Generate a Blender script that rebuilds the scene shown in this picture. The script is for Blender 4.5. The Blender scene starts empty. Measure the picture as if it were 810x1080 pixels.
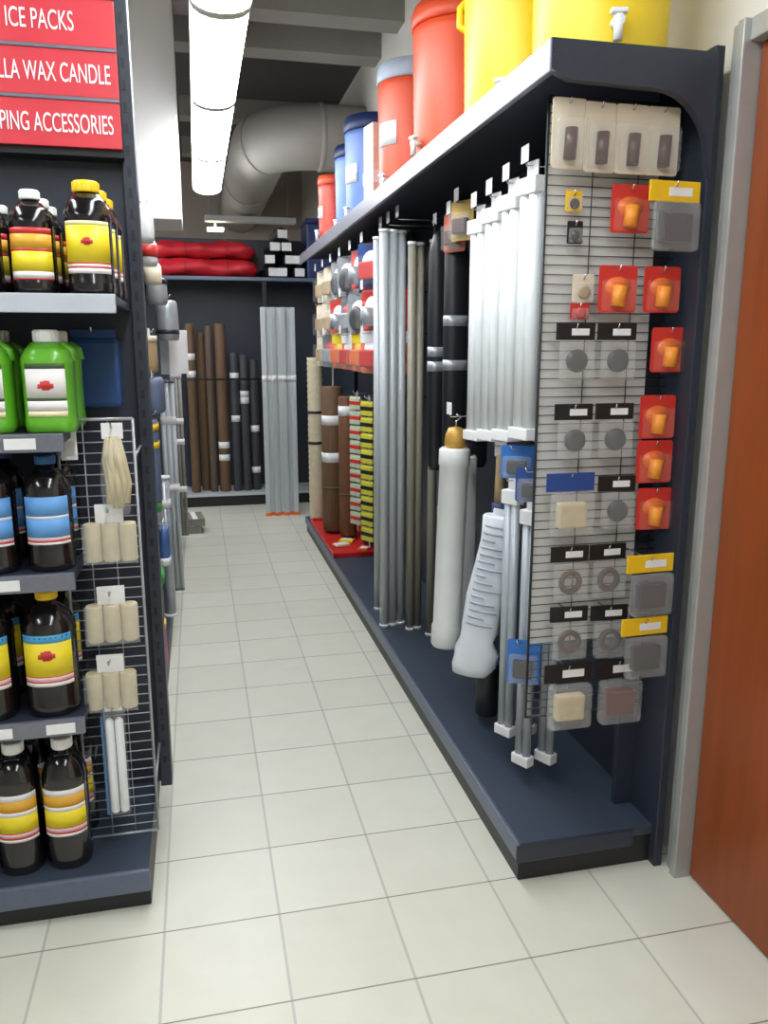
import bpy, bmesh, math, random
from mathutils import Vector, Matrix
random.seed(7)
S = bpy.context.scene
COL = S.collection
PI = math.pi

# ------------------------------------------------------------ camera, world, exposure
cam_d = bpy.data.cameras.new('camera')
cam = bpy.data.objects.new('camera', cam_d); COL.objects.link(cam)
cam_d.sensor_fit = 'VERTICAL'; cam_d.sensor_height = 36.0
cam_d.lens = 843.72 / 1080 * 36.0
cam_d.clip_start = 0.05
PIT, YAW = 0.204871, 0.226855
cam.location = (0, 0, 1.505)
fwd = Vector((math.sin(YAW) * math.cos(PIT), math.cos(YAW) * math.cos(PIT), -math.sin(PIT)))
cam.rotation_euler = fwd.to_track_quat('-Z', 'Y').to_euler()
S.camera = cam

W = bpy.data.worlds.new('world'); S.world = W; W.use_nodes = True
W.node_tree.nodes['Background'].inputs[0].default_value = (1, 0.98, 0.95, 1)
W.node_tree.nodes['Background'].inputs[1].default_value = 0.05
S.view_settings.view_transform = 'Standard'
S.view_settings.look = 'None'
S.view_settings.gamma = 1.0
S.view_settings.use_curve_mapping = False
S.view_settings.exposure = 0.98
LAMP = 11.0

# ------------------------------------------------------------ materials
def lin(c):
    c = c / 255.0
    return c / 12.92 if c <= 0.04045 else ((c + 0.055) / 1.055) ** 2.4

MATS = {}
def M(name, rgb=(128, 128, 128), rough=0.5, metal=0.0, var=0.08, scale=30.0, alpha=1.0, emit=0.0, coat=0.0, spec=0.5, stretch=None):
    if name in MATS: return MATS[name]
    m = bpy.data.materials.new(name); m.use_nodes = True
    nt = m.node_tree; n = nt.nodes; l = nt.links
    b = n['Principled BSDF']
    tc = n.new('ShaderNodeTexCoord'); nz = n.new('ShaderNodeTexNoise')
    nz.inputs['Scale'].default_value = scale; nz.inputs['Detail'].default_value = 3
    if stretch:
        mp = n.new('ShaderNodeMapping'); mp.inputs['Scale'].default_value = stretch
        l.new(tc.outputs['Object'], mp.inputs[0]); l.new(mp.outputs[0], nz.inputs['Vector'])
    else:
        l.new(tc.outputs['Object'], nz.inputs['Vector'])
    r = n.new('ShaderNodeValToRGB')
    c = [lin(v) for v in rgb]
    r.color_ramp.elements[0].position = 0.3; r.color_ramp.elements[1].position = 0.7
    r.color_ramp.elements[0].color = [v * (1 - var) for v in c] + [1]
    r.color_ramp.elements[1].color = [min(1, v * (1 + var)) for v in c] + [1]
    l.new(nz.outputs['Fac'], r.inputs[0]); l.new(r.outputs[0], b.inputs['Base Color'])
    b.inputs['Roughness'].default_value = rough; b.inputs['Metallic'].default_value = metal
    b.inputs['Alpha'].default_value = alpha
    b.inputs['Coat Weight'].default_value = coat
    b.inputs['Specular IOR Level'].default_value = spec
    if emit:
        l.new(r.outputs[0], b.inputs['Emission Color']); b.inputs['Emission Strength'].default_value = emit
    MATS[name] = m
    return m

CH = M('charcoal_steel', (42, 48, 61), 0.42, 0.0, 0.06, 60)
DECK = M('slate_deck', (54, 64, 78), 0.45, 0.0, 0.06, 40)
DARK = M('black_steel', (24, 25, 29), 0.45, 0.0, 0.06, 60)
LIP = M('grey_edge', (118, 120, 132), 0.35, 0.3, 0.05, 60)
EDGE = M('blue_grey_edge', (96, 104, 124), 0.38, 0.2, 0.05, 60)
WIRE = M('grey_wire', (176, 178, 184), 0.3, 0.3, 0.04, 80)
DWIRE = M('dark_wire', (58, 60, 64), 0.4, 0.5, 0.04, 80)
CHROME = M('chrome_hook', (200, 202, 205), 0.2, 0.9, 0.03, 60)
WHITE = M('white_plastic', (236, 238, 240), 0.4, 0, 0.03, 30)
PAPER = M('white_paper', (232, 232, 232), 0.7, 0, 0.03, 30)
ALU = M('aluminium', (192, 197, 200), 0.42, 0.15, 0.02, 20, stretch=(8, 8, .3))
RED = M('red_board', (206, 60, 70), 0.35, 0, 0.04, 10)
CLEAR = M('clear_plastic', (225, 228, 230), 0.12, 0, 0.03, 40, alpha=0.13)
BLACKCARD = M('black_card', (22, 22, 24), 0.4, 0, 0.05, 30)
YEL = M('yellow_card', (240, 195, 30), 0.45, 0, 0.04, 30)

# ------------------------------------------------------------ mesh builder
class B:
    def __init__(s): s.bm = bmesh.new(); s.mats = []
    def mi(s, m):
        if m not in s.mats: s.mats.append(m)
        return s.mats.index(m)
    def _set(s, fs, m, smooth=False):
        i = s.mi(m)
        for f in fs: f.material_index = i; f.smooth = smooth
    def box(s, x0, x1, y0, y1, z0, z1, m, bev=0.0, rot=None):
        t = bmesh.new()
        bmesh.ops.create_cube(t, size=1)
        bmesh.ops.scale(t, vec=(x1 - x0, y1 - y0, z1 - z0), verts=t.verts)
        if bev > 0:
            bmesh.ops.bevel(t, geom=t.edges[:], offset=min(bev, .45 * min(abs(x1 - x0), abs(y1 - y0), abs(z1 - z0))), segments=2, affect='EDGES', profile=0.6)
        if rot is not None: bmesh.ops.rotate(t, cent=(0, 0, 0), matrix=rot, verts=t.verts)
        bmesh.ops.translate(t, vec=((x0 + x1) / 2, (y0 + y1) / 2, (z0 + z1) / 2), verts=t.verts)
        s.merge(t, m); return s
    def merge(s, t, m, smooth=False):
        i = s.mi(m); mp = {}
        for v in t.verts: mp[v] = s.bm.verts.new(v.co)
        for f in t.faces:
            try:
                g = s.bm.faces.new([mp[v] for v in f.verts]); g.material_index = i; g.smooth = smooth
            except ValueError: pass
        t.free()
    def tube(s, pts, r, m, seg=10, caps=True):
        pts = [Vector(p) for p in pts]; rs = r if isinstance(r, (list, tuple)) else [r] * len(pts)
        i = s.mi(m); rings = []
        up = None
        for k, p in enumerate(pts):
            d = (pts[min(k + 1, len(pts) - 1)] - pts[max(k - 1, 0)]).normalized()
            if up is None: up = Vector((0, 0, 1)) if abs(d.z) < .9 else Vector((1, 0, 0))
            a = d.cross(up).normalized(); b = a.cross(d).normalized(); up = b
            rings.append([s.bm.verts.new(p + (a * math.cos(2 * PI * q / seg) + b * math.sin(2 * PI * q / seg)) * rs[k]) for q in range(seg)])
        for k in range(len(rings) - 1):
            for q in range(seg):
                f = s.bm.faces.new([rings[k][q], rings[k][(q + 1) % seg], rings[k + 1][(q + 1) % seg], rings[k + 1][q]])
                f.material_index = i; f.smooth = True
        if caps:
            for rg in (rings[0][::-1], rings[-1]):
                f = s.bm.faces.new(rg); f.material_index = i
        return s
    def lathe(s, prof, m, seg=28, sq=2.0, c=(0, 0, 0), sx=1.0, sy=1.0):
        """prof = [(r,z)...]; sq = superellipse exponent of the cross section"""
        i = s.mi(m); rings = []
        for r, z in prof:
            rg = []
            for q in range(seg):
                a = 2 * PI * q / seg; ca, sa = math.cos(a), math.sin(a)
                k = (abs(ca) ** sq + abs(sa) ** sq) ** (-1 / sq)
                rg.append(s.bm.verts.new((c[0] + r * k * ca * sx, c[1] + r * k * sa * sy, c[2] + z)))
            rings.append(rg)
        for k in range(len(rings) - 1):
            for q in range(seg):
                f = s.bm.faces.new([rings[k][q], rings[k][(q + 1) % seg], rings[k + 1][(q + 1) % seg], rings[k + 1][q]])
                f.material_index = i; f.smooth = True
        for rg in (rings[0][::-1], rings[-1]):
            f = s.bm.faces.new(rg); f.material_index = i
        return s
    def prism(s, poly, y0, y1, m, axis='y'):
        i = s.mi(m)
        def P(a, b, t):
            return (a, t, b) if axis == 'y' else (t, a, b)
        A = [s.bm.verts.new(P(a, b, y0)) for a, b in poly]; C = [s.bm.verts.new(P(a, b, y1)) for a, b in poly]
        n = len(poly)
        fs = [s.bm.faces.new(A), s.bm.faces.new(C[::-1])]
        for k in range(n): fs.append(s.bm.faces.new([A[k], C[k], C[(k + 1) % n], A[(k + 1) % n]]))
        for f in fs: f.material_index = i
        return s
    def patch(s, r, z0, z1, half, m, off=0.0012, seg=14, sq=2.0, a0=-PI / 2, sx=1, sy=1):
        """curved label patch on a lathe body, facing -y, with thickness"""
        i = s.mi(m)
        def ring(rr, z):
            o = []
            for q in range(seg + 1):
                a = a0 - half + 2 * half * q / seg; ca, sa = math.cos(a), math.sin(a)
                k = (abs(ca) ** sq + abs(sa) ** sq) ** (-1 / sq)
                o.append(s.bm.verts.new((rr * k * ca * sx, rr * k * sa * sy, z)))
            return o
        a, b, c, d = ring(r + off, z0), ring(r + off, z1), ring(r, z0), ring(r, z1)
        for q in range(seg):
            for fv in ([a[q], a[q + 1], b[q + 1], b[q]], [b[q], b[q + 1], d[q + 1], d[q]], [c[q], c[q + 1], a[q + 1], a[q]]):
                f = s.bm.faces.new(fv); f.material_index = i; f.smooth = True
        return s
    def make(s, name, parent=None, loc=None, rotz=None):
        bmesh.ops.recalc_face_normals(s.bm, faces=s.bm.faces[:])
        me = bpy.data.meshes.new(name); s.bm.to_mesh(me); s.bm.free()
        for m in s.mats: me.materials.append(m)
        o = bpy.data.objects.new(name, me); COL.objects.link(o)
        if parent is not None: o.parent = parent
        if loc is not None: o.location = loc
        if rotz is not None: o.rotation_euler = (0, 0, rotz)
        return o

def tag(o, label, cat, group=None):
    o['label'] = label; o['category'] = cat
    if group: o['group'] = group
    return o
def thing(name, label, cat, loc=(0, 0, 0), rotz=0.0, group=None):
    o = bpy.data.objects.new(name, None); COL.objects.link(o)
    o.empty_display_size = 0.05
    o.location = loc; o.rotation_euler = (0, 0, rotz)
    return tag(o, label, cat, group)
def struct(o): o['kind'] = 'structure'; return o
def copy_tree(o, parent=None):
    c = o.copy(); COL.objects.link(c)
    if parent is not None: c.parent = parent
    for ch in list(o.children): copy_tree(ch, c)
    return c
USED = set()
def dup(proto, label, loc, rotz=None, group=None):
    """first use places the prototype itself, later uses copy it"""
    if proto.name in USED: o = copy_tree(proto)
    else: o = proto; USED.add(proto.name)
    o.location = loc
    if rotz is not None: o.rotation_euler = (0, 0, rotz)
    o['label'] = label
    if group: o['group'] = group
    return o
def text(body, size, m, parent, loc, rot=(PI / 2, 0, 0), sx=1.0, align='LEFT', name='lettering', ext=0.0006):
    cu = bpy.data.curves.new('t', 'FONT'); cu.body = body; cu.size = size; cu.extrude = ext; cu.align_x = align
    t = bpy.data.objects.new('t', cu); COL.objects.link(t)
    bpy.context.view_layer.update()
    me = bpy.data.meshes.new_from_object(t.evaluated_get(bpy.context.evaluated_depsgraph_get()))
    bpy.data.objects.remove(t); bpy.data.curves.remove(cu)
    me.materials.clear(); me.materials.append(m)
    for v in me.vertices: v.co.x *= sx
    o = bpy.data.objects.new(name, me); COL.objects.link(o); o.parent = parent; o.location = loc; o.rotation_euler = rot
    return o
ORD = ['topmost', 'second', 'third', 'fourth', 'fifth', 'sixth', 'seventh', 'eighth', 'ninth', 'tenth']

# ------------------------------------------------------------ setting
WX = 1.335
def floor_mat():
    m = bpy.data.materials.new('cream_floor_tiles'); m.use_nodes = True
    nt = m.node_tree; n = nt.nodes; l = nt.links; b = n['Principled BSDF']
    tc = n.new('ShaderNodeTexCoord'); sp = n.new('ShaderNodeSeparateXYZ'); l.new(tc.outputs['Object'], sp.inputs[0])
    def mth(op, a, v=None, v2=None):
        k = n.new('ShaderNodeMath'); k.operation = op
        if isinstance(a, (int, float)): k.inputs[0].default_value = a
        else: l.new(a, k.inputs[0])
        if v is not None:
            if isinstance(v, (int, float)): k.inputs[1].default_value = v
            else: l.new(v, k.inputs[1])
        return k.outputs[0]
    def line(sock, off, wdt):
        return mth('LESS_THAN', mth('PINGPONG', mth('ADD', sock, -off), 0.15), wdt)
    gx = line(sp.outputs[0], -0.449, 0.0035); gy = line(sp.outputs[1], 1.612, 0.0022)
    # tile id -> slight shade of its own
    ix = mth('FLOOR', mth('DIVIDE', mth('ADD', sp.outputs[0], 0.449), 0.3)); iy = mth('FLOOR', mth('DIVIDE', mth('ADD', sp.outputs[1], -1.612), 0.3))
    cb = n.new('ShaderNodeCombineXYZ'); l.new(ix, cb.inputs[0]); l.new(iy, cb.inputs[1])
    wn = n.new('ShaderNodeTexWhiteNoise'); l.new(cb.outputs[0], wn.inputs['Vector'])
    nz = n.new('ShaderNodeTexNoise'); nz.inputs['Scale'].default_value = 9; nz.inputs['Detail'].default_value = 5
    l.new(tc.outputs['Object'], nz.inputs['Vector'])
    f = mth('ADD', mth('MULTIPLY', wn.outputs['Value'], 0.35), mth('MULTIPLY', nz.outputs['Fac'], 0.65))
    r = n.new('ShaderNodeValToRGB'); l.new(f, r.inputs[0])
    r.color_ramp.elements[0].position = .2; r.color_ramp.elements[1].position = .8
    r.color_ramp.elements[0].color = [lin(v) for v in (208, 206, 190)] + [1]
    r.color_ramp.elements[1].color = [lin(v) for v in (218, 217, 202)] + [1]
    mx = n.new('ShaderNodeMix'); mx.data_type = 'RGBA'; mx.inputs[7].default_value = [lin(v) for v in (184, 183, 174)] + [1]
    l.new(r.outputs[0], mx.inputs[6]); l.new(gx, mx.inputs[0])
    my = n.new('ShaderNodeMix'); my.data_type = 'RGBA'; my.inputs[7].default_value = [lin(v) for v in (136, 130, 120)] + [1]
    l.new(mx.outputs[2], my.inputs[6]); l.new(gy, my.inputs[0])
    l.new(my.outputs[2], b.inputs['Base Color'])
    b.inputs['Roughness'].default_value = 0.38
    return m
struct(B().box(-5, WX + .15, -3, 10.4, -0.12, 0, floor_mat()).make('floor'))
CEIL = M('dark_ceiling_paint', (80, 77, 75), 0.9, 0, 0.1, 2)
WALLB = M('taupe_wall_paint', (190, 176, 168), 0.9, 0, 0.05, 2)
CREAM = M('cream_wall_paint', (234, 231, 222), 0.85, 0, 0.03, 3)
struct(B().box(-5, WX + .15, -3, 10.4, 3.6, 3.75, CEIL).make('ceiling'))
struct(B().box(-5, WX, 10.2, 10.4, 0, 3.6, WALLB).make('wall_back'))
struct(B().box(-5, WX, -3, -2.85, 0, 3.6, CREAM).make('wall_front'))
struct(B().box(-5, -4.85, -2.85, 10.2, 0, 3.6, CREAM).make('wall_left'))
struct(B().box(WX, WX + .15, -3, 10.4, 0, 3.6, CREAM).make('wall_right'))
BEAM = M('pale_grey_beam', (152, 147, 140), 0.8, 0, 0.05, 3)
for y in (3.6, 5.22, 5.86, 7.6, 9.0):
    struct(B().box(-0.044, WX, y, y + 0.2, 3.44, 3.6, BEAM).make('trim_1'))

# door in the right wall
door = bpy.data.objects.new('door_1', None); COL.objects.link(door); struct(door)
DOORM = M('orange_brown_door', (140, 66, 24), 0.42, 0, 0.12, 5, stretch=(6, 6, .5))
FRAME = M('silver_door_frame', (176, 178, 176), 0.38, 0.35, 0.04, 20)
struct(B().box(1.322, 1.334, 0.86, 1.80, 0.008, 2.2, DOORM, .003).make('door_leaf', door))
fb = B()
fb.box(1.274, 1.334, 1.803, 1.83, 0, 2.25, FRAME, .004).box(1.285, 1.334, 1.83, 1.862, 0, 2.25, FRAME, .006)
fb.box(1.29, 1.334, 0.80, 0.857, 0, 2.25, FRAME, .004).box(1.29, 1.334, 0.857, 1.803, 2.2, 2.25, FRAME, .004)
struct(fb.make('door_frame', door))
hb = B().tube([(1.32, .93, 1.0), (1.27, .93, 1.0), (1.27, 1.05, 1.0)], .009, CHROME)
struct(hb.make('door_handle', door))

# ceiling services
struct(B().box(-2.2, -0.044, 5.2, 5.7, 2.245, 3.6, M('pale_bulkhead_paint', (232, 229, 226), 0.8, 0, 0.03, 3), .01).make('wall_bulkhead'))
db = B()
path = [(1.334, 6.5, 3.06), (1.0, 6.5, 3.06)]
for k in range(9):
    a = k / 8 * PI / 2
    path.append((0.98 - .4 * math.sin(a), 6.9 - .4 * math.cos(a), 3.06))
path += [(0.58, 8.2, 3.06), (0.58, 10.19, 3.06)]
dr = thing('round_duct', 'fat round grey air duct bending out of the wall towards the back', 'air duct', (0, 0, 0))
db.tube(path, .235, M('grey_duct', (170, 165, 158), 0.6, 0.1, 0.05, 4), 24); db.make('duct_pipe', dr)
for p, q in ((1, 0), (8, 7), (11, 10)):
    v = Vector(path[p]); d = (Vector(path[p]) - Vector(path[q])).normalized()
    B().tube([v - d * .02, v + d * .02], .242, MATS['grey_duct'], 24).make('joint_band', dr)

LENS = M('lit_diffuser', (246, 251, 255), 0.5, 0, 0.0, 5, emit=LAMP)
HOUS = M('white_lamp_housing', (225, 225, 222), 0.5, 0, 0.03, 10)
def batten():
    t = thing('ceiling_light', 'x', 'ceiling light')
    B().box(-.113, .113, 0.01, 1.21, 2.80, 2.82 + .03, HOUS, .005).make('housing', t)
    poly = [(-.108, 2.80)] + [(-.108 * math.cos(k / 8 * PI), 2.78 - .05 * math.sin(k / 8 * PI)) for k in range(9)] + [(.108, 2.80)]
    B().prism(poly, .03, 1.19, LENS).make('diffuser', t)
    e = [(x * 1.03, z - (0.002 if z < 2.79 else 0)) for x, z in poly]
    for y in (0.012, 1.19): B().prism(e, y, y + .018, HOUS).make('end_cap', t)
    for y in (.2, 1.0): B().tube([(0, y, 2.84), (0, y, 3.64)], .004, WIRE, 6).make('suspension_wire', t)
    return t
bat = batten()
LX = 0.148
for y, lb in ((5.74, 'lit white strip light at the far end of the row'), (4.52, 'second lit strip light counting from the far end'),
              (3.30, 'third lit strip light counting from the far end'), (2.08, 'lit strip light cut off by the top edge of the photo')):
    dup(bat, lb, (LX, y, -.04), 0, 'strip lights in the row over the aisle')
for x, y in ((LX, .84), (LX, -.4), (LX, -1.62), (-1.1, 3.3), (-1.1, 1.3), (-1.7, -.5), (-2.6, 3.0), (-2.6, 5.4), (-1.1, 6.6), (-1.1, 8.2)):  # row carried on past the camera, plus unseen lamps added for more light
    dup(bat, 'unseen lit strip light added beyond the view to brighten the shop', (x, y, -.04), 0, 'unseen strip lights added beyond the view')
t = thing('batten_light', 'unlit pale batten hanging crosswise below the round duct at the back', 'ceiling light', (0, 0, 0))
B().box(.15, 1.08, 8.75, 8.87, 2.75, 2.81, HOUS, .01).make('housing', t)
B().box(.17, .34, 8.74, 8.88, 2.66, 2.69, M('warm_lens', (255, 246, 215), .4, emit=2.5), .012).make('lamp', t)
B().tube([(.255, 8.81, 2.68), (.255, 8.81, 2.76)], .012, HOUS).make('stem', t)
for x in (.2, 1.0): B().tube([(x, 8.81, 2.80), (x, 8.81, 3.6)], .006, WIRE, 6).make('suspension_wire', t)

# ------------------------------------------------------------ end unit (left) with bottles
EU = thing('shelving_end_unit', 'charcoal steel shelving end unit with red signs and bottle shelves', 'shelving unit', (-.64, 2.0, 0))
def L(b, name, parent=EU):
    o = b.make(name, parent); o.matrix_parent_inverse = parent.matrix_world.inverted() if parent is not EU else Matrix.Translation((.64, -2.0, 0)); return o
X0, X1 = -1.10, -.187
b = B().box(X0, X1, 2.03, 2.52, 0.0, .098, DARK, .004); L(b, 'kick_base')
b = B().box(X0, X1, 2.02, 2.52, .098, .118, DECK, .004); L(b, 'base_deck')
b = B().box(X0, X1 + .002, 2.006, 2.022, .058, .122, EDGE, .006); L(b, 'deck_edge')
L(B().box(X0, -.155, 2.475, 2.50, .118, 2.42, CH), 'back_panel')
for x in (X0, -.172):
    ub = B().box(x, x + .035, 2.44, 2.52, 0.118, 2.44, CH, .003)
    for k in range(40): ub.box(x + .012, x + .022, 2.438, 2.4405, .2 + k * .055, .225 + k * .055, DARK)
    L(ub, 'upright')
# shelf heights: (top z, x right end)
SH = [(1.622, -.178), (1.298, -.318), (.952, -.318), (.566, -.322)]
RAIL = M('sheen_painted_rail', (200, 206, 216), .25, .2, .03, 20)  # paler colour paints the light reflected on the top shelf's grey metal lip
for k, (z, xr) in enumerate(SH):
    s = L(B().box(X0, xr, 2.045, 2.47, z - .022, z, CH, .003), 'shelf')
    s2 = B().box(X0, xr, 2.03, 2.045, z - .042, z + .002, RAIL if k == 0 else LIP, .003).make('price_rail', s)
    if k:
        x = [None, -.41, -.475, -.375][k]
        for q in range(3): B().box(x - .04 - q * .15, x + .03 - q * .15, 2.027, 2.031, z - .034, z - .008, PAPER).make('price_tag', s)
# sign boards
for k, (z0, z1, body, xr, sxx) in enumerate([(2.018, 2.132, 'CAMPING ACCESSORIES', -.184, .49), (2.141, 2.253, 'CITRONELLA WAX CANDLE', -.184, .49), (2.262, 2.376, 'ICE PACKS', -.266, .53), (2.385, 2.44, '', 0, 1)]):
    s = L(B().box(X0 + .04, -.166, 2.385, 2.40, z0, z1, RED, .002), 'sign_board')
    B().box(X0 + .04, -.165, 2.382, 2.404, z1, z1 + .008, LIP).make('divider_strip', s)
    if body:
        text(body, .066, WHITE, s, (xr, 2.384, (z0 + z1) / 2 - .022), align='RIGHT', sx=sxx)
L(B().box(X0 + .04, -.165, 2.40, 2.475, 2.0, 2.44, DARK), 'sign_backing')

def bottle(name, label, cat, r, h, body_m, cap_m, bands, lz, half=1.02, sq=2.4, capr=.02, caph=.022, emblem=None, neck=None, handle=False, cat2=None):
    t = thing(name, label, cat)
    sh = h - caph
    nr = capr * .85
    prof = [(r * .9, 0), (r * .98, .006), (r, .018), (r, .03), (r * .975, .035), (r * .975, h * .64), (r, h * .66), (r * .97, h * .73), (r * .8, h * .81), (nr * 1.35, h * .88), (nr, sh - .012), (nr, sh)]
    bb = B().lathe(prof, body_m, 32, sq)
    if handle: bb.tube([(r * .55, 0, h * .86), (r * .9, 0, h * .80), (r * .95, 0, h * .7)], .011, body_m, 8)
    bb.make('bottle_body', t)
    cb = B().lathe([(capr, sh), (capr * 1.03, sh + .003), (capr, h - .003), (capr * .9, h)], cap_m, 24)
    for q in range(18):
        a = q / 18 * 2 * PI; cb.box(capr * math.cos(a) - .0012, capr * math.cos(a) + .0012, capr * math.sin(a) - .0012, capr * math.sin(a) + .0012, sh + .003, h - .003, cap_m)
    cb.make('cap', t)
    lb = B()
    for z0, z1, mm in bands: lb.patch(r * .975, lz[0] + (lz[1] - lz[0]) * z0, lz[0] + (lz[1] - lz[0]) * z1, half, mm, .0015, 14, sq)
    if emblem:
        zc, rr, mm = emblem; zc = lz[0] + (lz[1] - lz[0]) * zc
        for dx, dz, k in ((0, 0, 1), (-.8, -.25, .7), (.8, -.2, .75), (.2, .5, .6), (-.5, .4, .5), (0, -.6, .75), (.45, -.5, .6)):
            lb.patch(r * .975, zc + (dz - k * .6) * rr, zc + (dz + k * .6) * rr, k * rr / r * .9, mm, .0022 + k * .0003, 4, sq, a0=-PI / 2 + dx * rr / r)
    lb.make('label_sticker', t)
    return t
OIL = M('dark_oil_bottle', (20, 17, 18), .18, 0, .1, 12, coat=.5)
GREEN = M('green_jug', (98, 176, 42), .3, 0, .05, 12, coat=.3)
LY = M('label_yellow', (238, 214, 40), .45, 0, .04, 20); LO = M('label_amber', (226, 168, 50), .45, 0, .06, 20)
LR = M('label_red', (200, 48, 52), .45, 0, .04, 20); LB = M('label_blue', (100, 160, 222), .45, 0, .06, 20)
LW = M('label_white', (232, 228, 226), .45, 0, .02, 20); LC = M('label_cyan', (70, 160, 210), .45, 0, .04, 20); LP = M('label_pale_pink', (226, 190, 190), .5, 0, .03)
LG = M('label_dark_green', (60, 84, 40), .5); LM = M('label_cream', (235, 226, 180), .5)
CW = M('cap_white', (240, 240, 236), .4, 0, .02); CY = M('cap_yellow', (246, 204, 26), .4, 0, .03); CB = M('cap_blue', (40, 92, 150), .4, 0, .03)
G1 = 'bottles on the upper shelf of the end unit'
pA = bottle('oil_bottle', '', 'bottle', .05, .238, OIL, CW, [(0, .03, LR), (.03, .16, LW), (.16, .55, LY), (.55, .6, LR), (.6, .88, LO), (.88, 1, LR)], (.034, .150), capr=.022)
pB = bottle('oil_bottle', '', 'bottle', .054, .262, OIL, CY, [(0, .1, LW), (.1, .13, LR), (.13, .18, LW), (.18, .21, LR), (.21, .92, LY), (.92, 1, LM)], (.05, .168), capr=.03, caph=.026, emblem=(.62, .009, LR))
ZT = 1.622
DEP = ['in the front row', 'in the middle row', 'in the back row']
for d, y in enumerate((2.115, 2.235, 2.355)):
    dup(pB, 'yellow-capped oil bottle with yellow label on the top shelf, ' + DEP[d], (-.236 + d * .004, y, ZT), 0, G1)
for c_, x in enumerate((-.362, -.482, -.60)):
    for d, y in enumerate((2.115, 2.235, 2.355)):
        if c_ == 2 and d: continue
        nm = ['nearest the yellow-capped ones', 'second from the yellow-capped ones', 'third from the yellow-capped ones'][c_]
        dup(pA, 'white-capped bottle with red label %s, %s' % (nm, DEP[d]), (x, y, ZT), 0, G1)
pG = bottle('fuel_jug', '', 'jug', .06, .245, GREEN, CW, [(0, .1, LM), (.1, .3, LW), (.3, .36, LG), (.36, .9, LW), (.9, 1, LG)], (.04, .166), half=.72, sq=3.2, capr=.029, caph=.03, emblem=(.6, .012, LR), handle=True)
G2 = 'green jugs on the second shelf'
for c_, x in enumerate((-.352, -.492, -.63)):
    for d, y in enumerate((2.115, 2.25)):
        dup(pG, 'green jug with white cap and apple label, %s, %s row' % (['closest to wire panel', 'second from wire panel', 'third from wire panel'][c_], ['front', 'rear'][d]), (x, y, 1.298), 0, G2)
pBl = bottle('oil_bottle', '', 'bottle', .056, .288, OIL, CB, [(0, .05, LW), (.05, .09, LR), (.09, .15, LP), (.15, .55, LB), (.55, .6, LW), (.6, 1, LB)], (.07, .19), capr=.024, emblem=None)
G3 = 'blue label bottles on the third shelf'
for c_, x in enumerate((-.378, -.51, -.64)):
    for d, y in enumerate((2.115, 2.25)):
        dup(pBl, 'black bottle with blue cap and blue label, %s, %s row' % (['closest to wire panel', 'second from wire panel', 'third from wire panel'][c_], ['front', 'rear'][d]), (x, y, .952), 0, G3)
pY = bottle('oil_bottle', '', 'bottle', .066, .325, OIL, CY, [(0, .07, LW), (.07, .1, LR), (.1, .18, LP), (.18, .2, LR), (.2, .85, LY), (.85, 1, LC)], (.085, .222), half=.98, capr=.026, emblem=(.62, .014, LR))
G4 = 'yellow label bottles on the fourth shelf'
for c_, x in enumerate((-.404, -.556, -.70)):
    for d, y in enumerate((2.12, 2.27)):
        dup(pY, 'big bottle with yellow label under blue band, %s, %s row' % (['closest to wire panel', 'second from wire panel', 'third from wire panel'][c_], ['front', 'rear'][d]), (x, y, .566), 0, G4)
pD = bottle('oil_bottle', '', 'bottle', .058, .365, OIL, CW, [(0, .06, LW), (.06, .1, LR), (.1, .18, LP), (.18, .2, LR), (.2, .55, LY), (.55, .64, LW), (.64, .88, LO), (.88, 1, LW)], (.10, .235), capr=.026, caph=.03)
B().box(-.018, .018, -.027, -.0245, .292, .322, M('neck_sticker', (120, 132, 140), .4)).make('neck_sticker', pD)
G5 = 'bottles standing on the base deck'
for c_, x in enumerate((-.398, -.52, -.65)):
    for d, y in enumerate((2.12, 2.27)):
        dup(pD, 'tall bottle on base deck with white cap, %s, %s row' % (['closest to wire panel', 'second from wire panel', 'third from wire panel'][c_], ['front', 'rear'][d]), (x, y, .118), 0, G5)

# wire panel of the end unit
GP = thing('wire_grid_panel', 'narrow wire grid panel with hooks standing on the deck beside the bottles', 'wire panel', (-.265, 2.2, .118))
def grid(x0, x1, z0, z1, y, nx, dz, m, r=.0016, fr=.004):
    w = B(); k = z0
    while k < z1 + 1e-6:
        w.tube([(x0, y, k), (x1, y, k)], r, m, 6); k += dz
    f = B()
    f.tube([(x0, y, z0), (x0, y, z1)], fr, m, 8); f.tube([(x1, y, z0), (x1, y, z1)], fr, m, 8)
    f.tube([(x0, y, z1), (x1, y, z1)], fr, m, 8); f.tube([(x0, y, z0), (x1, y, z0)], fr, m, 8)
    for q in range(1, nx): w.tube([(x0 + (x1 - x0) * q / nx, y + r * 2, z0), (x0 + (x1 - x0) * q / nx, y + r * 2, z1)], r, m, 6)
    return w, f
w, f = grid(-.095, .095, .0, 1.20, 0, 3, .0285, WIRE)
w.make('wire_mesh', GP); f.make('frame', GP)
B().box(-.095, .095, .262, .272, .02, 1.2, CH).make('backing_sheet', GP) if False else None
br = B()
for z in (.15, 1.1): br.tube([(-.095, 0, z), (-.095, .27, z)], .004, WIRE, 8); br.tube([(.095, 0, z), (.095, .27, z)], .004, WIRE, 8)
br.make('bracket_arm', GP)
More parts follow.
